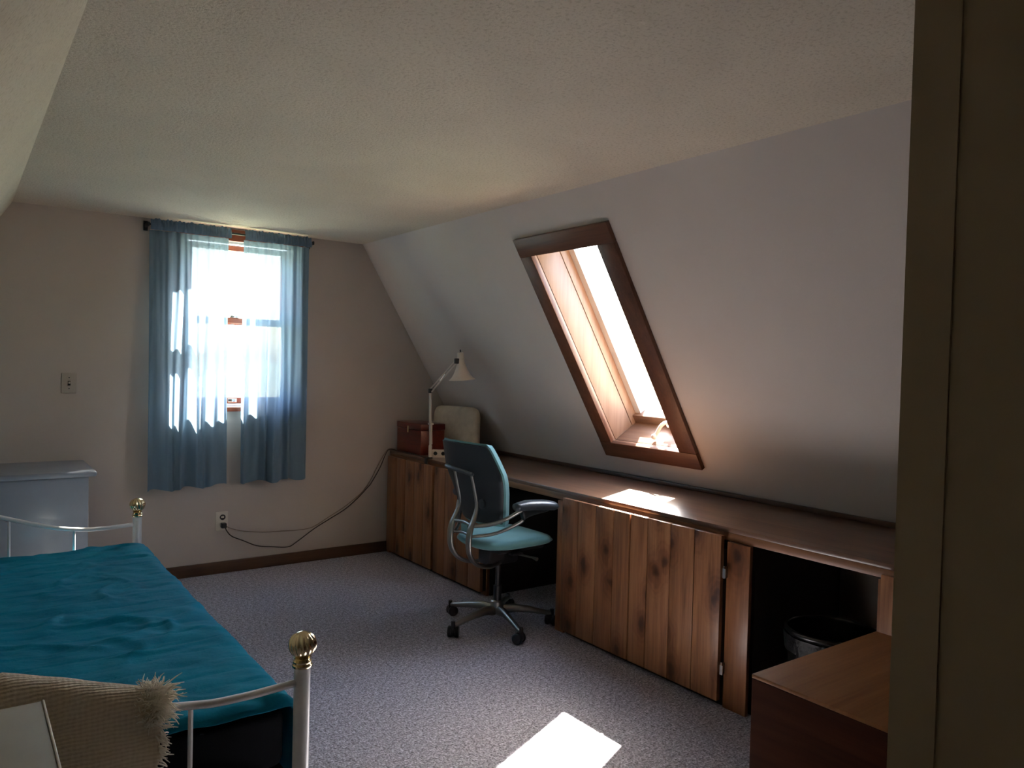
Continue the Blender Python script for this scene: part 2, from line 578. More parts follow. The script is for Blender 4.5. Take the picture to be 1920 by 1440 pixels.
# left slope and its knee wall
TSL = Matrix(((0, -math.cos(TH), -math.sin(TH), XL),
              (1, 0, 0, 0),
              (0, -math.sin(TH), math.cos(TH), ZC),
              (0, 0, 0, 1)))
struct(MB().box((YF - 0.15, -0.1, 0), (YB + 0.12, 1.92, 0.2), mat=TSL).build('wall_left', M['ceiling']))
struct(box('wall_left_knee', (-0.92, YF - 0.15, -0.1), (-0.72, YB + 0.12, 0.76), M['wall']))

# window wall with the window hole
WX0, WX1, WZ0, WZ1 = 1.165, 1.90, 1.10, 2.235
wb = MB()
def rx(z): return slope_x(z) + 0.24
def lx(z): return max(left_x(z) - 0.18, -0.92)
wb.prism([(lx(-0.12), -0.12), (WX0, -0.12), (WX0, ZC + 0.18), (lx(ZC) - 0.02, ZC + 0.18), (lx(0.76), 0.9)], 'Y', YB, YB + 0.12)
wb.prism([(WX1, -0.12), (rx(-0.12), -0.12), (rx(ZC + 0.18), ZC + 0.18), (WX1, ZC + 0.18)], 'Y', YB, YB + 0.12)
wb.box((WX0, YB, -0.12), (WX1, YB + 0.12, WZ0)).box((WX0, YB, WZ1), (WX1, YB + 0.12, ZC + 0.18))
struct(wb.build('wall_back', M['wall']))
struct(MB().prism([(-0.92, -0.12), (rx(-0.12), -0.12), (rx(ZC + 0.18), ZC + 0.18), (lx(ZC) - 0.02, ZC + 0.18), (-0.92, 0.9)], 'Y', YF - 0.12, YF).build('wall_front', M['wall']))

# wall of the passage the picture is taken from, ending just ahead on the right
XD = 1.0
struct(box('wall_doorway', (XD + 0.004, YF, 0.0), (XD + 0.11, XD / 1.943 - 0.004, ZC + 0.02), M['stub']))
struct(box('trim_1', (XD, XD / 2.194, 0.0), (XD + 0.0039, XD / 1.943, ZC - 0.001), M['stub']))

struct(box('baseboard_back', (-0.72, YB - 0.016, 0.0), (2.645, YB, 0.078), M['base'], bevel=0.003))
struct(box('ground', (-1500, -1500, -3.4), (1500, 1500, -3.2), M['lawn']))

# ------------------------------------------------------------------ window in the back wall
win = struct(empty('window_1', (0, 0, 0)))
# casing boards on the room side
box('casing_board', (WX0 - 0.045, YB - 0.014, WZ0), (WX0 + 0.012, YB, WZ1 - 0.045), M['red_wood_v'], win, 0.002)
box('casing_board', (WX1 - 0.012, YB - 0.014, WZ0), (WX1 + 0.045, YB, WZ1 - 0.045), M['red_wood_v'], win, 0.002)
box('head_casing', (WX0 - 0.045, YB - 0.014, WZ1 - 0.045), (WX1 + 0.045, YB, WZ1 + 0.03), M['red_wood'], win, 0.002)
box('window_stool', (WX0 - 0.05, YB - 0.030, WZ0 - 0.03), (WX1 + 0.045, YB + 0.03, WZ0), M['red_wood'], win, 0.004)
for (x0, x1) in ((WX0, WX0 + 0.03), (WX1 - 0.03, WX1)):
    box('jamb_lining', (x0, YB + 0.0, WZ0), (x1, YB + 0.118, WZ1), M['white_trim'], win)
box('head_lining', (WX0 + 0.03, YB, WZ1 - 0.045), (WX1 - 0.03, YB + 0.118, WZ1), M['white_trim'], win)
box('sill_lining', (WX0 + 0.03, YB + 0.03, WZ0 - 0.0), (WX1 - 0.03, YB + 0.125, WZ0 + 0.02), M['white_trim'], win)
gx0, gx1 = WX0 + 0.03, WX1 - 0.03
def sash(y0, y1, z0, z1):
    s = MB()
    st = 0.042
    s.box((gx0, y0, z0), (gx0 + st, y1, z1), 0.002)
    s.box((gx1 - st, y0, z0), (gx1, y1, z1), 0.002)
    s.box((gx0 + st, y0, z0), (gx1 - st, y1, z0 + 0.04), 0.002)
    s.box((gx0 + st, y0, z1 - 0.036), (gx1 - st, y1, z1), 0.002)
    so = s.build('sash', M['red_wood'], win, angle=35)
    box('pane', (gx0 + st, (y0 + y1) / 2 - 0.002, z0 + 0.04), (gx1 - st, (y0 + y1) / 2 + 0.002, z1 - 0.036), M['glass'], so)
    return so
lower = sash(YB + 0.045, YB + 0.075, WZ0 + 0.02, 1.69)
upper = sash(YB + 0.080, YB + 0.110, 1.645, WZ1 - 0.06)
box('sash_lock', (1.47, YB + 0.030, 1.690), (1.53, YB + 0.075, 1.705), M['chrome'], win, 0.003)
box('sash_lift', (1.462, YB + 0.030, WZ0 + 0.026), (1.522, YB + 0.046, WZ0 + 0.052), M['chrome'], win, 0.003)
box('head_track', (gx0, YB + 0.02, WZ1 - 0.060), (gx1, YB + 0.04, WZ1 - 0.046), M['white_trim'], win)

# ------------------------------------------------------------------ roof window in the right slope
sky_w = struct(empty('window_2', (0, 0, 0)))
TY0, TY1, TS0, TS1 = 2.690, 3.434, 0.184, 1.607
def sbox(name, lo, hi, mat, bevel=0.0, parent=None):
    return box(name, lo, hi, mat, parent if parent else sky_w, bevel, xf=TS)
# casing (proud of the slope on the room side, n < 0)
sbox('casing_board', (TY0, TS0, -0.026), (TY1, SK_S0 + 0.004, -0.001), M['casing'], 0.002)
sbox('casing_board', (TY0 + 0.0, SK_S1 - 0.004, -0.026), (TY1, TS1, -0.001), M['casing'], 0.002)
sbox('casing_board', (TY0, SK_S0 + 0.005, -0.025), (SK_Y0 + 0.004, SK_S1 - 0.005, -0.001), M['casing_long'], 0.002)
sbox('casing_board', (SK_Y1 - 0.004, SK_S0 + 0.005, -0.025), (TY1, SK_S1 - 0.005, -0.001), M['casing_long'], 0.002)
# lining boards on the four sides of the shaft
for (n0, n1) in ((-0.004, 0.014), (0.018, 0.172), (0.177, 0.268)):
    sbox('lining_board', (SK_Y1, SK_S0, n0), (SK_Y1 + 0.018, SK_S1, n1), M['lining'], 0.001)
    sbox('lining_board', (SK_Y0 - 0.018, SK_S0, n0), (SK_Y0, SK_S1, n1), M['lining'], 0.001)
sbox('joint_backing', (SK_Y1 + 0.006, SK_S0, -0.002), (SK_Y1 + 0.019, SK_S1, 0.268), M['groove'])
sbox('joint_backing', (SK_Y0 - 0.019, SK_S0, -0.002), (SK_Y0 - 0.006, SK_S1, 0.268), M['groove'])
for (n0, n1) in ((-0.004, 0.014), (0.018, 0.20)):
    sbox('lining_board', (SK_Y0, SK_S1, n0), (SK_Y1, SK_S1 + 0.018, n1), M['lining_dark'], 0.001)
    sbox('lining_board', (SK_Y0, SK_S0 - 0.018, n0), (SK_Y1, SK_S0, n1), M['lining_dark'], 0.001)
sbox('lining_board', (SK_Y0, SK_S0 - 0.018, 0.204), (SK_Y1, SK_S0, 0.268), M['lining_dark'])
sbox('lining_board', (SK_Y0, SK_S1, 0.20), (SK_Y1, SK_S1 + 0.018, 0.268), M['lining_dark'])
# sash
st = 0.045
sa = MB()
for lo, hi in (((SK_Y0, SK_S0, 0.235), (SK_Y0 + st, SK_S1, 0.285)), ((SK_Y1 - st, SK_S0, 0.235), (SK_Y1, SK_S1, 0.285)),
               ((SK_Y0 + st, SK_S0, 0.235), (SK_Y1 - st, SK_S0 + st, 0.285))):
    sa.box(lo, hi, mat=TS)
sash2 = sa.build('sash', M['white_trim'], sky_w)
sbox('bottom_rail', (SK_Y0, SK_S1 - 0.052, 0.205), (SK_Y1, SK_S1, 0.285), M['lining_dark'], 0.003)
sbox('pane', (SK_Y0 + st, SK_S0 + st, 0.262), (SK_Y1 - st, SK_S1 - 0.052, 0.268), M['glass'], parent=sash2)
# crank handle on the bottom rail
def tsv(u, s, n): return TS @ Vector((u, s, n))
hn = MB()
hn.box((2.955, SK_S1 - 0.050, 0.165), (3.045, SK_S1 - 0.016, 0.207), 0.005, mat=TS)
ho = hn.build('crank_housing', M['white_trim'], sky_w, angle=40)
MB().tube([tsv(2.99, SK_S1 - 0.035, 0.175), tsv(2.995, SK_S1 - 0.075, 0.135), tsv(3.015, SK_S1 - 0.070, 0.105), tsv(3.04, SK_S1 - 0.035, 0.075), tsv(3.05, SK_S1 - 0.022, 0.062)],
          [0.010, 0.011, 0.011, 0.010, 0.009], 10, 5).lathe([(0.004, -0.016), (0.014, -0.012), (0.016, 0.0), (0.014, 0.012), (0.004, 0.016)], 14, tsv(3.05, SK_S1 - 0.024, 0.058)).build('crank_handle', M['white_trim'], ho, smooth=True)

# ------------------------------------------------------------------ worktop and cabinets along the right slope
ZT = 0.760
XF = 2.646                    # worktop front edge
XB = slope_x(ZT) - 0.005
YN = 0.76                     # near end, at the stub wall
wt = tag(empty('worktop', (XF, 3.0, ZT)), 'long brown stained worktop running under the sloped wall', 'worktop')
def wtb(name, lo, hi, mat, bevel=0.0):
    o = (XF, 3.0, ZT)
    return box(name, tuple(a - b for a, b in zip(lo, o)), tuple(a - b for a, b in zip(hi, o)), mat, wt, bevel)
wtb('top_board', (XF, YN, ZT - 0.022), (XB - 0.02, YB - 0.003, ZT), M['top'], 0.003)
wtb('front_edge', (XF + 0.004, YN, ZT - 0.057), (XF + 0.024, YB - 0.003, ZT - 0.0225), M['rail'], 0.002)
wtb('back_strip', (XB - 0.035, YN, ZT), (XB - 0.016, YB - 0.003, ZT + 0.022), M['strip'], 0.002)

FX = 2.650                    # face frame front
def cabinet(name, label, y0, y1, parts_fn, back=None):
    c = tag(empty(name, (FX, (y0 + y1) / 2, 0)), label, 'cabinet', 'pine cabinets under the worktop')
    o = Vector((FX, (y0 + y1) / 2, 0))
    def b(nm, lo, hi, mat, parent=c, bevel=0.0):
        return box(nm, tuple(Vector(lo) - o), tuple(Vector(hi) - o), mat, parent, bevel)
    # carcass: two sides, bottom and back (shade of the openings put into the wood colour)
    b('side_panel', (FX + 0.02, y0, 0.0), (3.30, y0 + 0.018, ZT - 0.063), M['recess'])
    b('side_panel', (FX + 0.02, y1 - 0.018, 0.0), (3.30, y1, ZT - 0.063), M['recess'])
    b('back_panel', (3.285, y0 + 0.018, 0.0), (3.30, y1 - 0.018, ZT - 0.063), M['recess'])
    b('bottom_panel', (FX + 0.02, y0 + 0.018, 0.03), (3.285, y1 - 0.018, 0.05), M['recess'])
    parts_fn(c, b)
    return c

ZD0, ZD1 = 0.028, 0.728
ZS = 0.702                    # stiles stop under the worktop edge
def plank_door(c, b, edges, x=FX, bot=ZD0, top=ZD1):
    y0, y1 = edges[0], edges[-1]
    d = b('door', (x - 0.0275, y0 + 0.002, bot + 0.004), (x - 0.005, y1 - 0.002, top - 0.060), M['groove'])
    for a, e in zip(edges, edges[1:]):
        b('plank', (x - 0.050, min(a, e) + 0.0018, bot), (x - 0.028, max(a, e) - 0.0018, top), M['plank'], d, 0.0022)
    return d

def hinge(c, b, y, z):
    h = b('hinge', (FX - 0.0225, y - 0.000, z - 0.024), (FX - 0.0205, y + 0.014, z + 0.024), M['chrome'], c)
    o = Vector((FX, c.location.y, 0))
    MB().tube([Vector((FX - 0.036, y + 0.008, z - 0.026)) - o, Vector((FX - 0.036, y + 0.008, z + 0.026)) - o], 0.0042, 10).build('hinge_pin', M['chrome'], h, smooth=False)
    b('hinge_leaf', (FX - 0.0515, y - 0.012, z - 0.02), (FX - 0.0502, y + 0.003, z + 0.02), M['chrome'], h)

def far_parts(c, b):
    b('stile', (FX - 0.02, 5.14, 0.0), (FX, 5.195, ZS), M['stile'])
    b('stile', (FX - 0.004, 3.865, 0.0), (FX + 0.016, 3.93, ZS), M['stile'])
    b('stile', (FX - 0.004, 4.445, 0.0), (FX + 0.016, 4.485, ZS), M['stile'])
    b('toe_board', (FX - 0.008, 3.93, 0.0), (FX, 5.125, 0.026), M['recess'])
    plank_door(c, b, [4.478, 4.60, 4.73, 4.86, 4.99, 5.136], x=FX)
    plank_door(c, b, [3.872, 4.015, 4.16, 4.31, 4.452], x=FX)
cabinet('base_cabinet', 'pine plank cabinet in the far corner, behind the office chair', 3.86, 5.195, far_parts)

def mid_parts(c, b):
    b('stile', (FX - 0.02, 3.112, 0.0), (FX, 3.182, ZS), M['stile'], bevel=0.002)
    b('stile', (FX - 0.02, 1.945, 0.0), (FX, 2.060, ZS), M['stile'], bevel=0.002)
    b('toe_board', (FX - 0.008, 2.05, 0.0), (FX, 3.10, 0.026), M['recess'])
    plank_door(c, b, [2.606, 2.718, 2.847, 2.979, 3.108])
    plank_door(c, b, [2.066, 2.211, 2.349, 2.489, 2.600])
    hinge(c, b, 2.052, 0.575)
    hinge(c, b, 2.052, 0.168)
cabinet('base_cabinet', 'pine plank cabinet with two doors under the sunlit part of the worktop', 1.945, 3.182, mid_parts)

def near_parts(c, b):
    b('stile', (FX - 0.02, 1.388, 0.0), (FX, 1.408, ZS), M['stile'], bevel=0.002)
    b('toe_board', (FX - 0.008, 0.80, 0.0), (FX, 1.375, 0.026), M['recess'])
    plank_door(c, b, [0.83, 0.97, 1.10, 1.24, 1.385])
cabinet('base_cabinet', 'pine cabinet at the near end, half hidden by the brown chest and doorway wall', 0.80, 1.408, near_parts)

# ------------------------------------------------------------------ curtains, rod
rod = tag(empty('curtain_rod', (1.462, 5.13, 2.225)), 'dark curtain rod close under the ceiling above the window', 'curtain rod')
MB().tube([(-0.520, -0.028, 0), (0.520, -0.028, 0)], 0.007, 10).build('pole', M['shell'], rod, smooth=False)
for s in (-1, 1):
    MB().box((s * 0.520 - 0.006, -0.035, -0.012), (s * 0.520 + 0.006, 0.068, 0.012), 0.003).box((s * 0.520 - 0.012, 0.062, -0.03), (s * 0.520 + 0.012, 0.069, 0.03)).build('bracket', M['shell'], rod)

def curtain(label, x0, x1, zb_l, zb_r, seed, yshift):
    ztop = 2.258
    org = Vector(((x0 + x1) / 2, 5.10, zb_l))
    c = tag(empty('curtain', org), label, 'curtain', 'blue curtains at the window')
    rnd = random.Random(seed)
    nf = 8
    ph = [rnd.uniform(0, 6.28) for _ in range(6)]
    cent = [(i + 0.5 + rnd.uniform(-0.25, 0.25)) / nf for i in range(nf)]
    amps = [rnd.uniform(0.5, 1.3) for _ in range(nf)]
    def fold(u):
        s = 0
        for cc, a in zip(cent, amps):
            s += a * math.exp(-((u - cc) / 0.048) ** 2)
        return s
    def fn(u, v):
        z = (zb_l * (1 - u) + zb_r * u) * (1 - v) + (ztop - 0.062) * v
        loose = 1 - v
        A = 0.016 + 0.040 * min(1, loose * 1.8)
        y = 5.145 - yshift * loose - A * fold(u + 0.02 * math.sin(2.2 * v + ph[0])) * (0.75 + 0.25 * math.sin(9 * u + ph[1]))
        y -= 0.007 * math.sin(31 * u + ph[2] + 2.0 * v) * (0.6 + 0.4 * v)
        y -= 0.004 * v * v * math.sin(85 * u + ph[3])
        x = x0 + (x1 - x0) * u + 0.010 * loose * math.sin(17 * u + ph[4] + 3 * v) * (1 if 0.02 < u < 0.98 else 0.4)
        # the edges hang a little inwards or outwards
        z += 0.010 * (1 - v) * math.sin(15 * u + ph[5])
        return Vector((x, min(y, 5.150), z)) - org
    b = MB().grid(150, 60, fn)
    b.build('drop', M['curtain'], c, smooth=True)
    def hem(u, v):
        p = fn(u, 0.0)
        q = fn(u, 0.028)
        r = p * (1 - v) + q * v
        return r + Vector((0, -0.002, 0))
    MB().grid(150, 2, hem).build('hem', M['curtain'], c, smooth=True)
    def head(u, v):
        z = ztop - 0.066 + 0.066 * v
        puff = math.sin(PI * min(1, max(0, v / 0.72)))
        y = 5.093 - 0.010 * puff
        y -= 0.006 * math.sin(120 * u + ph[1]) * (0.4 + 0.8 * v) + 0.004 * math.sin(61 * u + ph[2])
        z += 0.004 * v * math.sin(47 * u + ph[3]) + 0.003 * v * math.sin(131 * u)
        x = x0 - 0.004 + (x1 - x0 + 0.008) * u
        return Vector((x, y, min(z, ZC - 0.006))) - org
    MB().grid(220, 10, head).build('heading', M['header'], c, smooth=True)
    return c
curtain('left blue curtain, brightly sunlit through its middle, beside the light switch', 0.955, 1.428, 0.588, 0.600, 3, 0.022)
curtain('right blue curtain, evenly pleated, nearer the desk corner', 1.522, 1.965, 0.604, 0.602, 11, 0.004)

# ------------------------------------------------------------------ switch, outlet, plug and cords
sw = tag(empty('light_switch', (0.540, YB, 1.25)), 'ivory toggle light switch plate on the window wall', 'switch')
box('plate', (-0.039, -0.008, -0.060), (0.039, 0.0, 0.060), M['switch'], sw, 0.004)
box('toggle_surround', (-0.007, -0.0095, -0.014), (0.007, -0.007, 0.014), M['recess'], sw)
MB().box((-0.005, -0.020, -0.003), (0.005, -0.008, 0.009), 0.0015).build('toggle', M['plate'], sw)
for z in (-0.032, 0.032):
    MB().lathe([(0.0035, 0), (0.0035, 0.0015), (0.001, 0.002)], 10, (0, -0.008, z), Vector((0, -1, 0))).build('screw', M['shell'], sw)

ou = tag(empty('wall_outlet', (1.427, YB, 0.345)), 'ivory wall outlet low under the curtains', 'outlet')
box('plate', (-0.040, -0.007, -0.063), (0.040, 0.0, 0.063), M['plate'], ou, 0.004)
for z in (-0.021, 0.026):
    so = MB().lathe([(0.0185, 0), (0.0185, 0.003), (0.017, 0.004)], 20, (0.004, -0.007, z), Vector((0, -1, 0))).build('socket', M['black'] if z > 0 else M['plate'], ou)
    for dx in (-0.006, 0.006):
        box('slot', (0.004 + dx - 0.0012, -0.012, z - 0.004), (0.004 + dx + 0.0012, -0.0105, z + 0.006), M['plate'] if z > 0 else M['recess'], so)
MB().box((-0.006, -0.0125, 0.022), (0.012, -0.0105, 0.034), 0.002).build('socket_face', M['plate'], ou)

pc = tag(empty('lamp_cable', (1.43, 5.17, 0.32)), 'dark brown cord running from the outlet up to the worktop corner', 'cord')
o = Vector((1.43, 5.17, 0.32))
MB().box((-0.014, -0.020, -0.016), (0.018, 0.018, 0.016), 0.004).build('plug', M['black'], pc)
path = [(1.435, 5.155, 0.318), (1.448, 5.15, 0.285), (1.486, 5.165, 0.243), (1.56, 5.176, 0.205), (1.656, 5.180, 0.158), (1.76, 5.182, 0.138), (1.87, 5.182, 0.124), (1.93, 5.182, 0.150), (2.061, 5.183, 0.232),
        (2.18, 5.185, 0.292), (2.292, 5.184, 0.350), (2.39, 5.184, 0.425), (2.465, 5.184, 0.495), (2.494, 5.182, 0.528), (2.56, 5.178, 0.640), (2.600, 5.165, 0.745), (2.625, 5.150, 0.772), (2.66, 5.08, 0.766), (2.675, 4.93, 0.765), (2.655, 4.72, 0.765)]
MB().tube([Vector(p) - o for p in path], 0.0036, 8, 5).build('flex', M['cord'], pc, smooth=True)
pc2 = tag(empty('electric_cable', (2.10, 5.19, 0.26)), 'thin tan cord against the wall twisting beside the dark cord', 'cord')
o = Vector((2.10, 5.19, 0.26))
path = [(1.44, 5.183, 0.318), (1.49, 5.190, 0.29), (1.58, 5.192, 0.262), (1.70, 5.193, 0.243), (1.82, 5.193, 0.237), (1.95, 5.193, 0.232), (2.05, 5.192, 0.242), (2.18, 5.190, 0.308), (2.30, 5.192, 0.372), (2.42, 5.192, 0.458), (2.49, 5.193, 0.545), (2.545, 5.192, 0.645), (2.598, 5.19, 0.735), (2.632, 5.185, 0.772), (2.685, 5.188, 0.766)]
MB().tube([Vector(p) - o for p in path], 0.0022, 8, 5).build('flex', M['cord_light'], pc2, smooth=True)

# ------------------------------------------------------------------ desk lamp
LB = Vector((2.662, 4.62, ZT))
lamp = tag(empty('desk_lamp', LB), 'cream jointed desk lamp clamped to the worktop edge', 'lamp')
MB().box((-0.036, -0.016, 0.0005), (0.012, 0.016, 0.012), 0.003).box((-0.036, -0.016, -0.075), (-0.028, 0.016, 0.012), 0.002).box((-0.036, -0.014, -0.075), (0.010, 0.014, -0.067), 0.002).build('clamp', M['shell'], lamp, angle=40)
MB().tube([(-0.002, 0, -0.080), (-0.002, 0, -0.0575)], 0.005, 8).lathe([(0.006, -0.090), (0.014, -0.089), (0.014, -0.081), (0.006, -0.080)], 14, (-0.002, 0, 0)).build('clamp_screw', M['shell'], lamp)
MB().lathe([(0.012, 0.0), (0.012, 0.09), (0.009, 0.095)], 14).build('socket_post', M['lamp'], lamp, angle=40)
el = Vector((-0.010, 0.0, 0.470))
for dy in (-0.008, 0.008):
    MB().tube([(0, dy, 0.075), (el.x, dy, el.z)], 0.0048, 8).build('lower_arm', M['lamp'], lamp, smooth=False)
MB().tube([(0.010, 0.0, 0.10), (0.004, 0, 0.26)], 0.0062, 8).build('spring', M['lamp'], lamp)
MB().box((-0.014, -0.016, 0.235), (0.014, 0.016, 0.248), 0.002).build('joint_plate', M['lamp'], lamp)
MB().box((el.x - 0.010, -0.014, el.z - 0.016), (el.x + 0.010, 0.014, el.z + 0.016), 0.004).build('elbow', M['shell'], lamp)
ae = Vector((2.722, 4.40, 1.440)) - LB
for k, dz in enumerate((0.014, -0.018)):
    MB().tube([el + Vector((0.0, 0, dz)), ae + Vector((0.0, 0, dz * 0.6))], 0.0052, 8).build('upper_arm', M['lamp'], lamp)
mid_ = (el + ae) / 2
MB().tube([el * 0.62 + ae * 0.38 + Vector((0, 0, -0.004)), el * 0.42 + ae * 0.58 + Vector((0, 0, -0.002))], 0.007, 8).build('spring', M['chrome'], lamp)
MB().box((ae.x - 0.012, ae.y - 0.012, ae.z - 0.018), (ae.x + 0.020, ae.y + 0.012, ae.z + 0.018), 0.004).build('head_joint', M['shell'], lamp)
sa_ = Vector((2.752, 4.40, 1.494)) - LB
sb_ = Vector((2.770, 4.40, 1.315)) - LB
ax = (sb_ - sa_)
L_ = ax.length
prof = [(0.014, -0.006), (0.0225, 0.0), (0.0235, 0.04), (0.029, 0.075), (0.039, 0.105), (0.053, 0.137), (0.070, 0.163), (0.090, L_), (0.088, L_ - 0.001), (0.068, 0.161), (0.051, 0.135), (0.037, 0.104), (0.026, 0.075), (0.020, 0.04), (0.019, 0.01)]
shade = MB().lathe(prof, 32, sa_, ax, cap=False).build('shade', M['lamp'], lamp, angle=50)
MB().lathe([(0.022, -0.0005), (0.004, -0.008), (0.0045, -0.022), (0.002, -0.024)], 12, sa_, ax).build('switch_knob', M['black'], shade)

# ------------------------------------------------------------------ things on the worktop
rb = tag(empty('wooden_box', (2.785, 4.985, ZT + 0.001)), 'dark red lacquered wooden box in the far worktop corner', 'box')
box('body', (-0.098, -0.185, 0.0), (0.098, 0.180, 0.175), M['red_box'], rb, 0.004)
box('lid', (-0.101, -0.188, 0.178), (0.101, 0.183, 0.222), M['red_box'], rb, 0.005)
MB().box((-0.106, -0.012, 0.150), (-0.1005, 0.012, 0.200), 0.002).build('latch', M['brass'], rb)

cu = tag(empty('cushion', (2.985, 4.825, ZT + 0.004)), 'cream quilted back cushion leaning against the slope beside the red box', 'cushion')
cu.rotation_euler = (0, 0, math.radians(-74))
def cush(side):
    def fn(u, v):
        a, b = 2 * u - 1, 2 * v - 1
        # rounded square
        k = 7.0
        l = max(1e-6, (abs(a) ** k + abs(b) ** k) ** (1 / k))
        m_ = max(abs(a), abs(b))
        sx, sz = (a / l * m_, b / l * m_) if m_ > 0 else (0, 0)
        h = 0.042 * (1 - m_ ** 4) ** 0.5 if m_ < 1 else 0
        h *= 1 - 0.05 * math.cos(30 * a + 20 * b) * (1 - m_) - 0.05 * math.cos(30 * a - 20 * b) * (1 - m_)
        z = 0.172 + sz * 0.172
        return Vector((sx * 0.232 * (1 - 0.03 * sz), side * h + 0.02 * (z / 0.35) , z))
    return fn
MB().grid(36, 36, cush(-1)).grid(36, 36, cush(1)).build('pad', M['cushion'], cu, smooth=True)

ps = tag(empty('power_block', (2.765, 4.665, ZT + 0.001)), 'small cream power block with two dark sockets on the worktop', 'power block')
ps.rotation_euler = (0, 0, math.radians(-36))
box('housing', (-0.055, -0.022, 0.0), (0.055, 0.022, 0.052), M['plate'], ps, 0.005)
for dx in (-0.028, 0.026):
    MB().lathe([(0.0135, 0), (0.0135, 0.002), (0.010, 0.003)], 16, (dx, -0.022, 0.028), Vector((0, -1, 0))).build('socket', M['shell'], ps)
box('lip', (-0.058, -0.026, 0.0), (0.058, -0.0225, 0.006), M['plate'], ps)

# ------------------------------------------------------------------ office chair
ch = tag(empty('office_chair', (2.40, 3.40, 0), math.radians(2)), 'teal office chair with silver frame, pulled up at the worktop opening', 'chair')
MB().lathe([(0.030, 0.075), (0.036, 0.080), (0.036, 0.135), (0.030, 0.142)], 20).build('hub', M['silver'], ch, angle=40)
MB().lathe([(0.022, 0.10), (0.022, 0.22), (0.021, 0.221)], 16).lathe([(0.014, 0.22), (0.014, 0.345)], 16).build('gas_column', M['black'], ch, angle=40)
for k in range(5):
    a = math.radians(185 + 72 * k)
    d = Vector((math.cos(a), math.sin(a), 0))
    n_ = Vector((-d.y, d.x, 0))
    lg = MB()
    prof = [(0.022, 0.112, 0.027, 0.050), (0.09, 0.118, 0.025, 0.044), (0.18, 0.102, 0.021, 0.034), (0.26, 0.082, 0.017, 0.026), (0.298, 0.074, 0.015, 0.024)]
    rings = []
    for (r, zt_, wd, hg) in prof:
        ring = []
        for q in range(8):
            b_ = 2 * PI * (q + 0.5) / 8
            ring.append(lg.bm.verts.new(d * r + n_ * (wd * 0.75 * math.cos(b_) / 0.92) + Vector((0, 0, zt_ - hg / 2 + hg / 2 * math.sin(b_) / 0.92))))
        rings.append(ring)
    for r0, r1 in zip(rings, rings[1:]):
        for q in range(8):
            lg.bm.faces.new((r0[q], r0[(q + 1) % 8], r1[(q + 1) % 8], r1[q]))
    lg.bm.faces.new(rings[0][::-1]); lg.bm.faces.new(rings[-1])
    lg.build('leg', M['silver'], ch, angle=50)
    cp = d * 0.305
    turn = a + math.radians(random.uniform(30, 70))
    f_ = Vector((math.cos(turn), math.sin(turn), 0))
    s_ = Vector((-f_.y, f_.x, 0))
    cc = cp - f_ * 0.012
    ca = MB().tube([cp + Vector((0, 0, 0.04)), cp + Vector((0, 0, 0.085))], 0.011, 10)
    ca.lathe([(0.014, -0.009), (0.026, -0.009), (0.026, 0.009), (0.014, 0.009)], 16, cc + Vector((0, 0, 0.032)), s_)
    co = ca.build('caster', M['black'], ch, angle=40)
    for sg in (-1, 1):
        MB().lathe([(0.008, -0.009), (0.026, -0.009), (0.028, -0.006), (0.028, 0.006), (0.024, 0.010), (0.006, 0.011)], 20, cc + s_ * (sg * 0.0195) + Vector((0, 0, 0.028)), s_ * sg).build('wheel', M['black'], co, angle=40)
# seat
def seat_fn(u, v, side):
    a, b = 2 * u - 1, 2 * v - 1
    m_ = max(abs(a), abs(b)); k = 3.0
    l = max(1e-6, (abs(a) ** k + abs(b) ** k) ** (1 / k))
    sx, sy = a / l * m_, b / l * m_
    x = 0.035 + sx * 0.235
    y = sy * 0.235 * (1.0 + 0.05 * sx)
    edge = (1 - m_ ** 8)
    zt_ = 0.475 + 0.010 * (abs(sy) ** 2) - 0.012 * max(0, sx) ** 3 + 0.006 * sx
    return Vector((x, y, zt_ + (0.030 * edge ** 0.5 if side > 0 else -0.022 * edge ** 0.5)))
MB().grid(28, 28, lambda u, v: seat_fn(u, v, 1)).grid(28, 28, lambda u, v: seat_fn(u, v, -1)).build('seat', M['teal_seat'], ch, smooth=True)
box('seat_pan', (-0.12, -0.16, 0.435), (0.19, 0.16, 0.456), M['black'], ch, 0.008)
MB().box((-0.10, -0.055, 0.345), (0.10, 0.055, 0.435), 0.015).box((-0.05, -0.19, 0.425), (0.02, -0.15, 0.437), 0.003).build('tilt_mechanism', M['black'], ch, angle=40)
MB().tube([(0.06, -0.06, 0.400), (0.075, -0.20, 0.405), (0.078, -0.235, 0.402)], [0.006, 0.006, 0.011], 8).build('lever', M['silver'], ch)
# backrest
ZW = [(0.575, 0.185), (0.60, 0.200), (0.66, 0.218), (0.74, 0.240), (0.82, 0.262), (0.86, 0.264), (0.92, 0.247), (0.98, 0.226), (1.003, 0.215), (1.015, 0.195)]
def interp(tab, z):
    if z <= tab[0][0]: return tab[0][1]
    for (z0, w0), (z1, w1) in zip(tab, tab[1:]):
        if z <= z1:
            return w0 + (w1 - w0) * (z - z0) / (z1 - z0)
    return tab[-1][1]
XBK = [(0.575, -0.130), (0.66, -0.150), (0.76, -0.172), (0.86, -0.205), (0.95, -0.240), (1.015, -0.268)]
YC = 0.035
def back_pt(u, v, off, inset):
    z = 0.575 + inset + (0.44 - 2 * inset) * v
    wd = interp(ZW, z) - inset
    a = 2 * u - 1
    x = interp(XBK, z) + 0.052 * abs(a) ** 2.2
    zz = z + 0.012 * (1 - abs(a) ** 2) * (v - 0.5)
    return Vector((x + off, YC + a * wd, zz))
bk = MB()
NB, NV = 24, 22
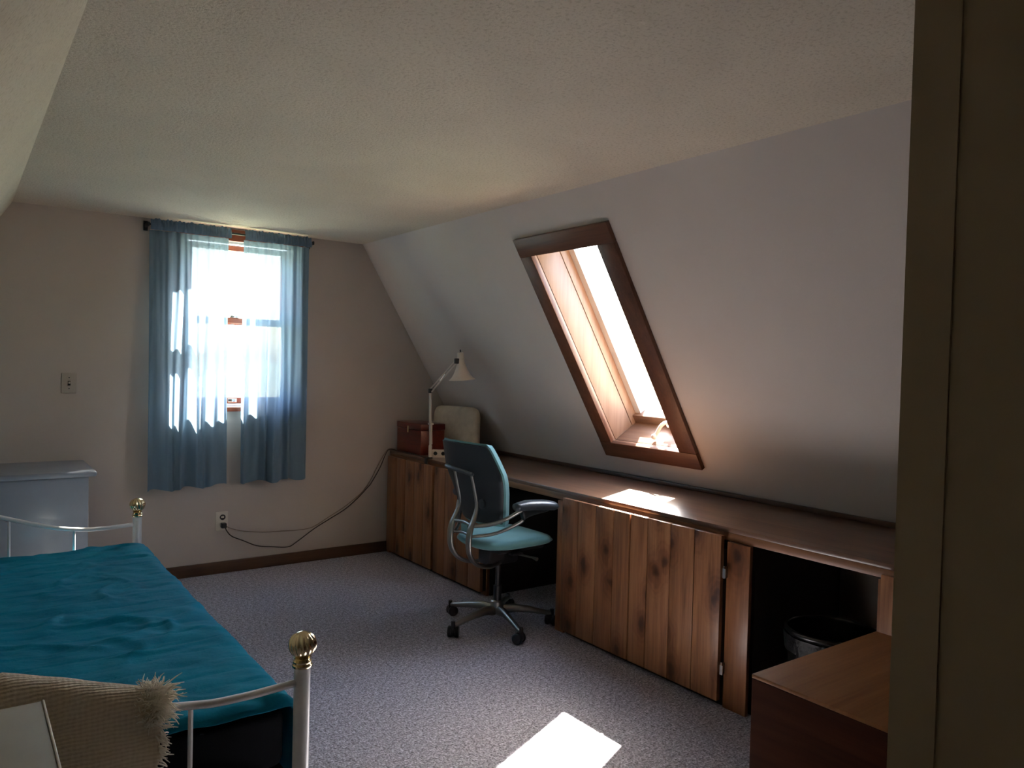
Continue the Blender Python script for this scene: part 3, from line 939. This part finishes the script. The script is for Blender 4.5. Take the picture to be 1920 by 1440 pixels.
def closed_slab(mb, off0, off1, inset, round_=0.008):
    f = [[mb.bm.verts.new(back_pt(i / NB, j / NV, off0, inset)) for j in range(NV + 1)] for i in range(NB + 1)]
    g = [[mb.bm.verts.new(back_pt(i / NB, j / NV, off1, inset + round_)) for j in range(NV + 1)] for i in range(NB + 1)]
    for i in range(NB):
        for j in range(NV):
            mb.bm.faces.new((f[i][j], f[i + 1][j], f[i + 1][j + 1], f[i][j + 1]))
            mb.bm.faces.new((g[i][j], g[i][j + 1], g[i + 1][j + 1], g[i + 1][j]))
    for i in range(NB):
        mb.bm.faces.new((f[i][0], g[i][0], g[i + 1][0], f[i + 1][0]))
        mb.bm.faces.new((f[i][NV], f[i + 1][NV], g[i + 1][NV], g[i][NV]))
    for j in range(NV):
        mb.bm.faces.new((f[0][j], f[0][j + 1], g[0][j + 1], g[0][j]))
        mb.bm.faces.new((f[NB][j], g[NB][j], g[NB][j + 1], f[NB][j + 1]))
closed_slab(bk, 0.0, 0.028, 0.0)
bko = bk.build('backrest', M['teal_seat'], ch, angle=60)
sh_ = MB()
closed_slab(sh_, -0.014, 0.004, 0.014, -0.004)
sh_.lathe([(0.026, 0), (0.026, 0.012), (0.018, 0.016)], 18, (-0.19, YC - 0.145, 0.70), Vector((-1, 0, 0)))
sh_.build('back_shell', M['shell'], bko, angle=50)
# rear frame: two silver rails that bulge backwards and curl under the seat
for y, top in ((-0.070, 0.86), (0.085, 0.865)):
    pr = [(-0.245, y, top), (-0.222, y, 0.775), (-0.204, y * 1.02, 0.685), (-0.222, y * 1.08, 0.62), (-0.246, y * 1.12, 0.565), (-0.255, y * 1.12, 0.50), (-0.246, y * 1.08, 0.44), (-0.215, y, 0.392), (-0.165, y * 0.9, 0.362), (-0.10, y * 0.8, 0.350), (-0.03, y * 0.7, 0.362)]
    MB().tube(pr, [0.010, 0.011, 0.013, 0.019, 0.023, 0.023, 0.022, 0.021, 0.021, 0.021, 0.019], 10, 5, flat=0.5).build('back_rail', M['silver'], ch, smooth=True)
MB().tube([(-0.240, -0.080, 0.850), (-0.250, 0.0, 0.860), (-0.256, 0.090, 0.866), (-0.250, 0.150, 0.872), (-0.225, 0.172, 0.874)], [0.010, 0.011, 0.012, 0.012, 0.009], 10, 5).build('top_bridge', M['pad'], ch, smooth=True)
for z in (0.585, 0.528):
    MB().tube([(-0.238, -0.078, z), (-0.226, 0.005, z + 0.006), (-0.240, 0.095, z)], 0.0085, 8, 5).build('cross_bar', M['silver'], ch, smooth=True)
MB().box((-0.232, -0.030, 0.536), (-0.210, 0.030, 0.580), 0.004).build('frame_plate', M['teal_seat'], ch, angle=40)
for s in (-1, 1):
    arm = MB().tube([(-0.240, s * 0.076, 0.583), (-0.175, s * 0.15, 0.597), (-0.130, s * 0.215, 0.628), (-0.085, s * 0.262, 0.668), (-0.065, s * 0.275, 0.682)], [0.011, 0.011, 0.010, 0.010, 0.010], 10, 5)
    arm.tube([(-0.244, s * 0.074, 0.528), (-0.165, s * 0.15, 0.545), (-0.115, s * 0.215, 0.578), (-0.070, s * 0.262, 0.615), (-0.055, s * 0.275, 0.632)], [0.009] * 5, 10, 5)
    ao = arm.build('arm_frame', M['silver'], ch, smooth=True)
    MB().tube([(-0.105, s * 0.275, 0.700), (-0.03, s * 0.275, 0.704), (0.07, s * 0.272, 0.697), (0.15, s * 0.266, 0.684), (0.178, s * 0.262, 0.678)], [0.020, 0.027, 0.028, 0.024, 0.012], 14, 5, flat=1.5).build('arm_pad', M['pad'], ao, smooth=True)
    MB().tube([(-0.062, s * 0.275, 0.655), (0.0, s * 0.274, 0.668), (0.12, s * 0.268, 0.668)], [0.030, 0.022, 0.010], 10, 4, flat=0.6).build('arm_bracket', M['shell'], ao, smooth=True)

# ------------------------------------------------------------------ bed
BX1, BX0, BY0, BY1 = 0.768, -0.598, 2.0, 4.35
BO = Vector((0.085, 3.175, 0))
bed = tag(empty('bed_frame', BO), 'white metal bed frame with brass ball finials on its posts', 'bed')
def BP(x, y, z): return Vector((x, y, z)) - BO
ZR = [(0, 0.668), (0.085, 0.640), (0.2, 0.600), (0.30, 0.568), (0.355, 0.555), (0.45, 0.541), (0.55, 0.540), (0.683, 0.547)]
def rail_z(x): return interp(ZR, abs(x - 0.085))
def twist(a, z): return 1 + 0.15 * (abs(math.cos(7 * a + 30 * z)) - 0.6) * min(1.0, max(0.0, (0.683 - z) / 0.012)) * min(1.0, max(0.0, (z - 0.610) / 0.008))
for bx in (BX0, BX1):
    for by in (BY0, BY1):
        po = MB().lathe([(0.022, 0.0), (0.022, 0.588)], 20, BP(bx, by, 0)).build('post', M['white_metal'], bed, angle=40)
        MB().lathe([(0.024, 0.586), (0.027, 0.589), (0.027, 0.594), (0.022, 0.597), (0.025, 0.600), (0.025, 0.604), (0.018, 0.608), (0.024, 0.614)], 24, BP(bx, by, 0)).build('finial_collar', M['brass'], po, angle=50)
        pr = [(0.018, 0.610)]
        for i in range(1, 26):
            t = i / 26
            an = -PI / 2 + 0.45 + (PI - 0.45) * t
            pr.append((0.036 * math.cos(an), 0.648 + 0.036 * math.sin(an)))
        pr.append((0.002, 0.6845))
        MB().lathe(pr, 140, BP(bx, by, 0), mod=twist).build('finial', M['brass'], po, smooth=True)
for by in (BY0, BY1):
    xs = [BX0 + 0.018 + (BX1 - BX0 - 0.036) * i / 40 for i in range(41)]
    MB().tube([BP(x, by, rail_z(x)) for x in xs], 0.0105, 10, 2).build('top_rail', M['white_metal'], bed, smooth=True)
    MB().tube([BP(BX0 + 0.018, by, 0.24), BP(BX1 - 0.018, by, 0.24)], 0.010, 10).build('lower_rail', M['white_metal'], bed, angle=40)
    for x in (0.481, 0.209, -0.039, -0.311):
        MB().tube([BP(x, by, 0.242), BP(x, by, rail_z(x) - 0.004)], 0.0062, 8).build('spindle', M['white_metal'], bed, angle=40)
for bx in (BX0, BX1):
    MB().box(tuple(BP(bx - 0.010, BY0 + 0.015, 0.195)), tuple(BP(bx + 0.010, BY1 - 0.015, 0.236)), 0.003).build('side_rail', M['black'], bed, angle=40)
for y in (2.4, 2.8, 3.2, 3.6, 4.0):
    MB().box(tuple(BP(BX0 + 0.011, y - 0.03, 0.238)), tuple(BP(BX1 - 0.011, y + 0.03, 0.252)), 0.002).build('slat', M['black'], bed)
mat_ = tag(empty('mattress', (0.085, 3.2, 0.253)), 'mattress in painted deep shade on the white bed frame, under the teal quilt', 'mattress')
MB().box((-0.685, -1.075, 0.0), (0.685, 1.08, 0.170), 0.03, 4).build('body', M['mattress'], mat_, angle=60)

QO = Vector((0.10, 3.2, 0.45))
def quilt_pt(u, v):
    # u across the bed (drops over both sides), v along the bed
    X0, X1, drop = -0.585, 0.795, 0.24
    Lq = X1 - X0
    tot = Lq + 2 * drop
    s = u * tot - drop
    rad = 0.05
    y = 2.115 + (4.315 - 2.115) * v
    ey = min(v * 2.2, (1 - v) * 2.2)
    if s < 0:
        x, z = X0 - 0.004 - 0.012 * min(1, -s * 6), 0.448 - rad * 0.3 + s
    elif s > Lq:
        d = s - Lq
        x, z = X1 + 0.004 + 0.012 * min(1, d * 6), 0.448 - rad * 0.3 - d
    else:
        e = min(s, Lq - s)
        x, z = X0 + s, 0.448
        if e < rad:
            z -= 0.3 * rad * (1 - e / rad) ** 2
    # soft rounding at the two ends
    if ey < 0.03:
        z -= 0.022 * (1 - ey / 0.03) ** 2
    p = Vector((x, y, z))
    top = 1.0 if 0 <= s <= Lq else 0.3
    # quilting rows across the bed and creases in the cloth
    row = abs(math.sin(PI * (y + 0.010 * noise.noise(Vector((x * 3, y * 3, 9)))) / 0.105))
    h = 0.0060 * min(1.0, row / 0.22) ** 0.7
    q = Vector((x * 3.0, y * 4.2, 0.3))
    h += 0.005 * noise.noise(q) + 0.006 * noise.noise(q * 2.3) + 0.005 * noise.noise(q * 5.0)
    for sd, am in ((2.0, 0.012), (7.0, 0.009), (11.0, 0.007), (17.0, 0.007)):
        fold = noise.noise(Vector((x * 2.1 + sd, y * 2.6 - sd, sd)))
        gate = max(0.0, noise.noise(Vector((x * 2.5, y * 2.5, sd + 3))) + 0.15)
        h += am * math.exp(-(fold / 0.045) ** 2) * min(1.0, gate * 3)
    if 0 <= s <= Lq:
        p.z += h
    else:
        p.x += h * (1 if s > 0 else -1) * 0.5
    return p - QO
ql = tag(empty('quilt', QO), 'teal quilted coverlet spread over the bed', 'quilt')
MB().grid(150, 240, quilt_pt).build('cover', M['quilt'], ql, smooth=True, solid=0.012, off=-1)
def binding(side):
    pts = []
    for j in range(0, 96):
        v = j / 95
        p = quilt_pt(0.0 if side < 0 else 1.0, v)
        pts.append(p)
    return pts
for s in (-1, 1):
    MB().tube(binding(s), 0.007, 6).build('binding', M['quilt'], ql, smooth=True)

# throw over the near end rail
TO = Vector((0.085, 1.98, 0.55))
tw = tag(empty('throw_blanket', TO), 'cream knitted throw with fringed edge draped over the near bed end rail', 'blanket')
def throw_pt(u, v):
    x = -0.33 + 0.735 * u
    rz = rail_z(x) + 0.010
    # v: 0 back bottom .. 0.22 rail top .. 1 front bottom
    L1, R = 0.10, 0.032
    arc = PI * R
    L2 = 0.50
    d = v * (L1 + arc + L2)
    if d < L1:
        y, z = BY0 + R, rz - (L1 - d)
    elif d < L1 + arc:
        a = (d - L1) / R
        y, z = BY0 + R * math.cos(a), rz + R * math.sin(a)
    else:
        e = d - L1 - arc
        y, z = BY0 - R - 0.020 * math.sin(min(1, e / 0.35) * PI / 2) * (1 + 0.5 * math.sin(9 * x)), rz - e
        x -= 0.05 * e * (0.3 + 0.7 * u)
    n1 = noise.noise(Vector((x * 9, v * 7, 1.0)))
    y += -0.008 * n1
    z += 0.004 * noise.noise(Vector((x * 14, v * 3, 5.0)))
    # knit ribs
    y -= 0.0012 * math.sin(v * 330) * math.sin(x * 420)
    if u > 0.97:
        x += 0.008 * noise.noise(Vector((v * 30, 2, 3)))
    return Vector((x, y, z)) - TO
MB().grid(90, 260, throw_pt).build('knit', M['throw'], tw, smooth=True, solid=0.016, off=0)
fr = MB()
rnd = random.Random(5)
for i in range(420):
    v = rnd.uniform(0.02, 1.0)
    p = throw_pt(1.0 - rnd.uniform(0, 0.02), v)
    rail_near = math.exp(-((v - 0.24) / 0.10) ** 2)
    ln = rnd.uniform(0.018, 0.038) * (1.0 + 0.9 * rail_near)
    ang = rnd.uniform(-0.9, 0.9)
    d = Vector((1.0, rnd.uniform(-0.8, 0.5), 0.8 * rail_near + 0.5 * math.sin(ang) - 0.35))
    d.normalize()
    pts = [p]
    for k in range(4):
        d = (d + Vector((rnd.uniform(-.35, .35), rnd.uniform(-.35, .35), rnd.uniform(-.55, .25)))).normalized()
        pts.append(pts[-1] + d * (ln / 4))
    fr.tube(pts, [0.0022, 0.0022, 0.002, 0.0016, 0.0008], 5)
for i in range(520):
    c0 = throw_pt(0.99, rnd.uniform(0.13, 0.34)) + Vector((rnd.uniform(-0.030, 0.006), rnd.uniform(-0.012, 0.012), 0.0))
    d = Vector((rnd.uniform(-0.7, 1.0), rnd.uniform(-0.9, 0.6), rnd.uniform(-0.1, 1.0))).normalized()
    pts = [c0]
    ln = rnd.uniform(0.020, 0.046)
    for k in range(4):
        d = (d + Vector((rnd.uniform(-.5, .5), rnd.uniform(-.5, .5), rnd.uniform(-.5, .4)))).normalized()
        pts.append(pts[-1] + d * (ln / 4))
    fr.tube(pts, [0.0020, 0.0019, 0.0016, 0.0013, 0.0007], 5)
tag(fr.build('fringe', M['fringe'], tw, smooth=True), kind='stuff')

# ------------------------------------------------------------------ dresser, front cabinet, chest, bin
dr = tag(empty('dresser', (0.17, 4.875, 0)), 'white dresser with shade toned into its paint, behind the far bed end', 'dresser')
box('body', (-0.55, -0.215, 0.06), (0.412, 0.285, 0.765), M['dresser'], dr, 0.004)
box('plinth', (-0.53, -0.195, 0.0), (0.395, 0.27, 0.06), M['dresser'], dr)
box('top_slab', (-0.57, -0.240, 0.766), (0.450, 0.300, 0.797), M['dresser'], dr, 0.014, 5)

sc_ = tag(empty('low_cabinet', (-0.18, 1.46, 0)), 'off-white cabinet top corner in front of the draped throw', 'cabinet')
box('body', (-0.29, -0.25, 0.0), (0.29, 0.235, 0.722), M['cream_top'], sc_, 0.004)
box('top_slab', (-0.315, -0.27, 0.723), (0.318, 0.253, 0.7495), M['cream_top'], sc_, 0.002)
box('edge_highlight', (0.3185, -0.27, 0.724), (0.3225, 0.253, 0.7515), M['lit_edge'], sc_, 0.0015)  # strip standing in for light caught along the rounded edge

cz = 0.62
x0, y1 = 1.712, 1.250
cs = tag(empty('wooden_chest', (x0 + 0.31, y1 - 0.225, 0)), 'brown wooden chest in the near right corner beside the doorway wall', 'chest')
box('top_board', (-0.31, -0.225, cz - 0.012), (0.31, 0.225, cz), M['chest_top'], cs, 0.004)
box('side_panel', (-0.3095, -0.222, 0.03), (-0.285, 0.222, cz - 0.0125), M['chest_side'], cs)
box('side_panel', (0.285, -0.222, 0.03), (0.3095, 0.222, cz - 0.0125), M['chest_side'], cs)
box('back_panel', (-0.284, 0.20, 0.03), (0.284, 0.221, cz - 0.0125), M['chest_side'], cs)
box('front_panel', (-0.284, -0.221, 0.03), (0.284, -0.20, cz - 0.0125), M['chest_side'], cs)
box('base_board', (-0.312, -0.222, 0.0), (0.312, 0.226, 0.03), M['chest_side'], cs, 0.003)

bn = tag(empty('waste_bin', (2.875, 1.725, 0)), 'round black waste bin inside the open bay under the worktop', 'bin')
MB().lathe([(0.140, 0.0), (0.145, 0.004), (0.170, 0.375), (0.166, 0.375), (0.141, 0.01), (0.0, 0.008)], 40, cap=False).build('body', M['bin'], bn, angle=40)
MB().lathe([(0.169, 0.366), (0.178, 0.368), (0.180, 0.382), (0.176, 0.390), (0.168, 0.390), (0.165, 0.384), (0.165, 0.368)], 40, cap=False).build('rim', M['bin'], bn, smooth=True)
def liner_mod(a, z): return 1 + 0.012 * math.sin(11 * a + 20 * z) + 0.008 * math.sin(23 * a)
MB().lathe([(0.1765, 0.300), (0.1785, 0.330), (0.181, 0.366)], 64, mod=liner_mod, cap=False).build('liner', M['liner'], bn, smooth=True)
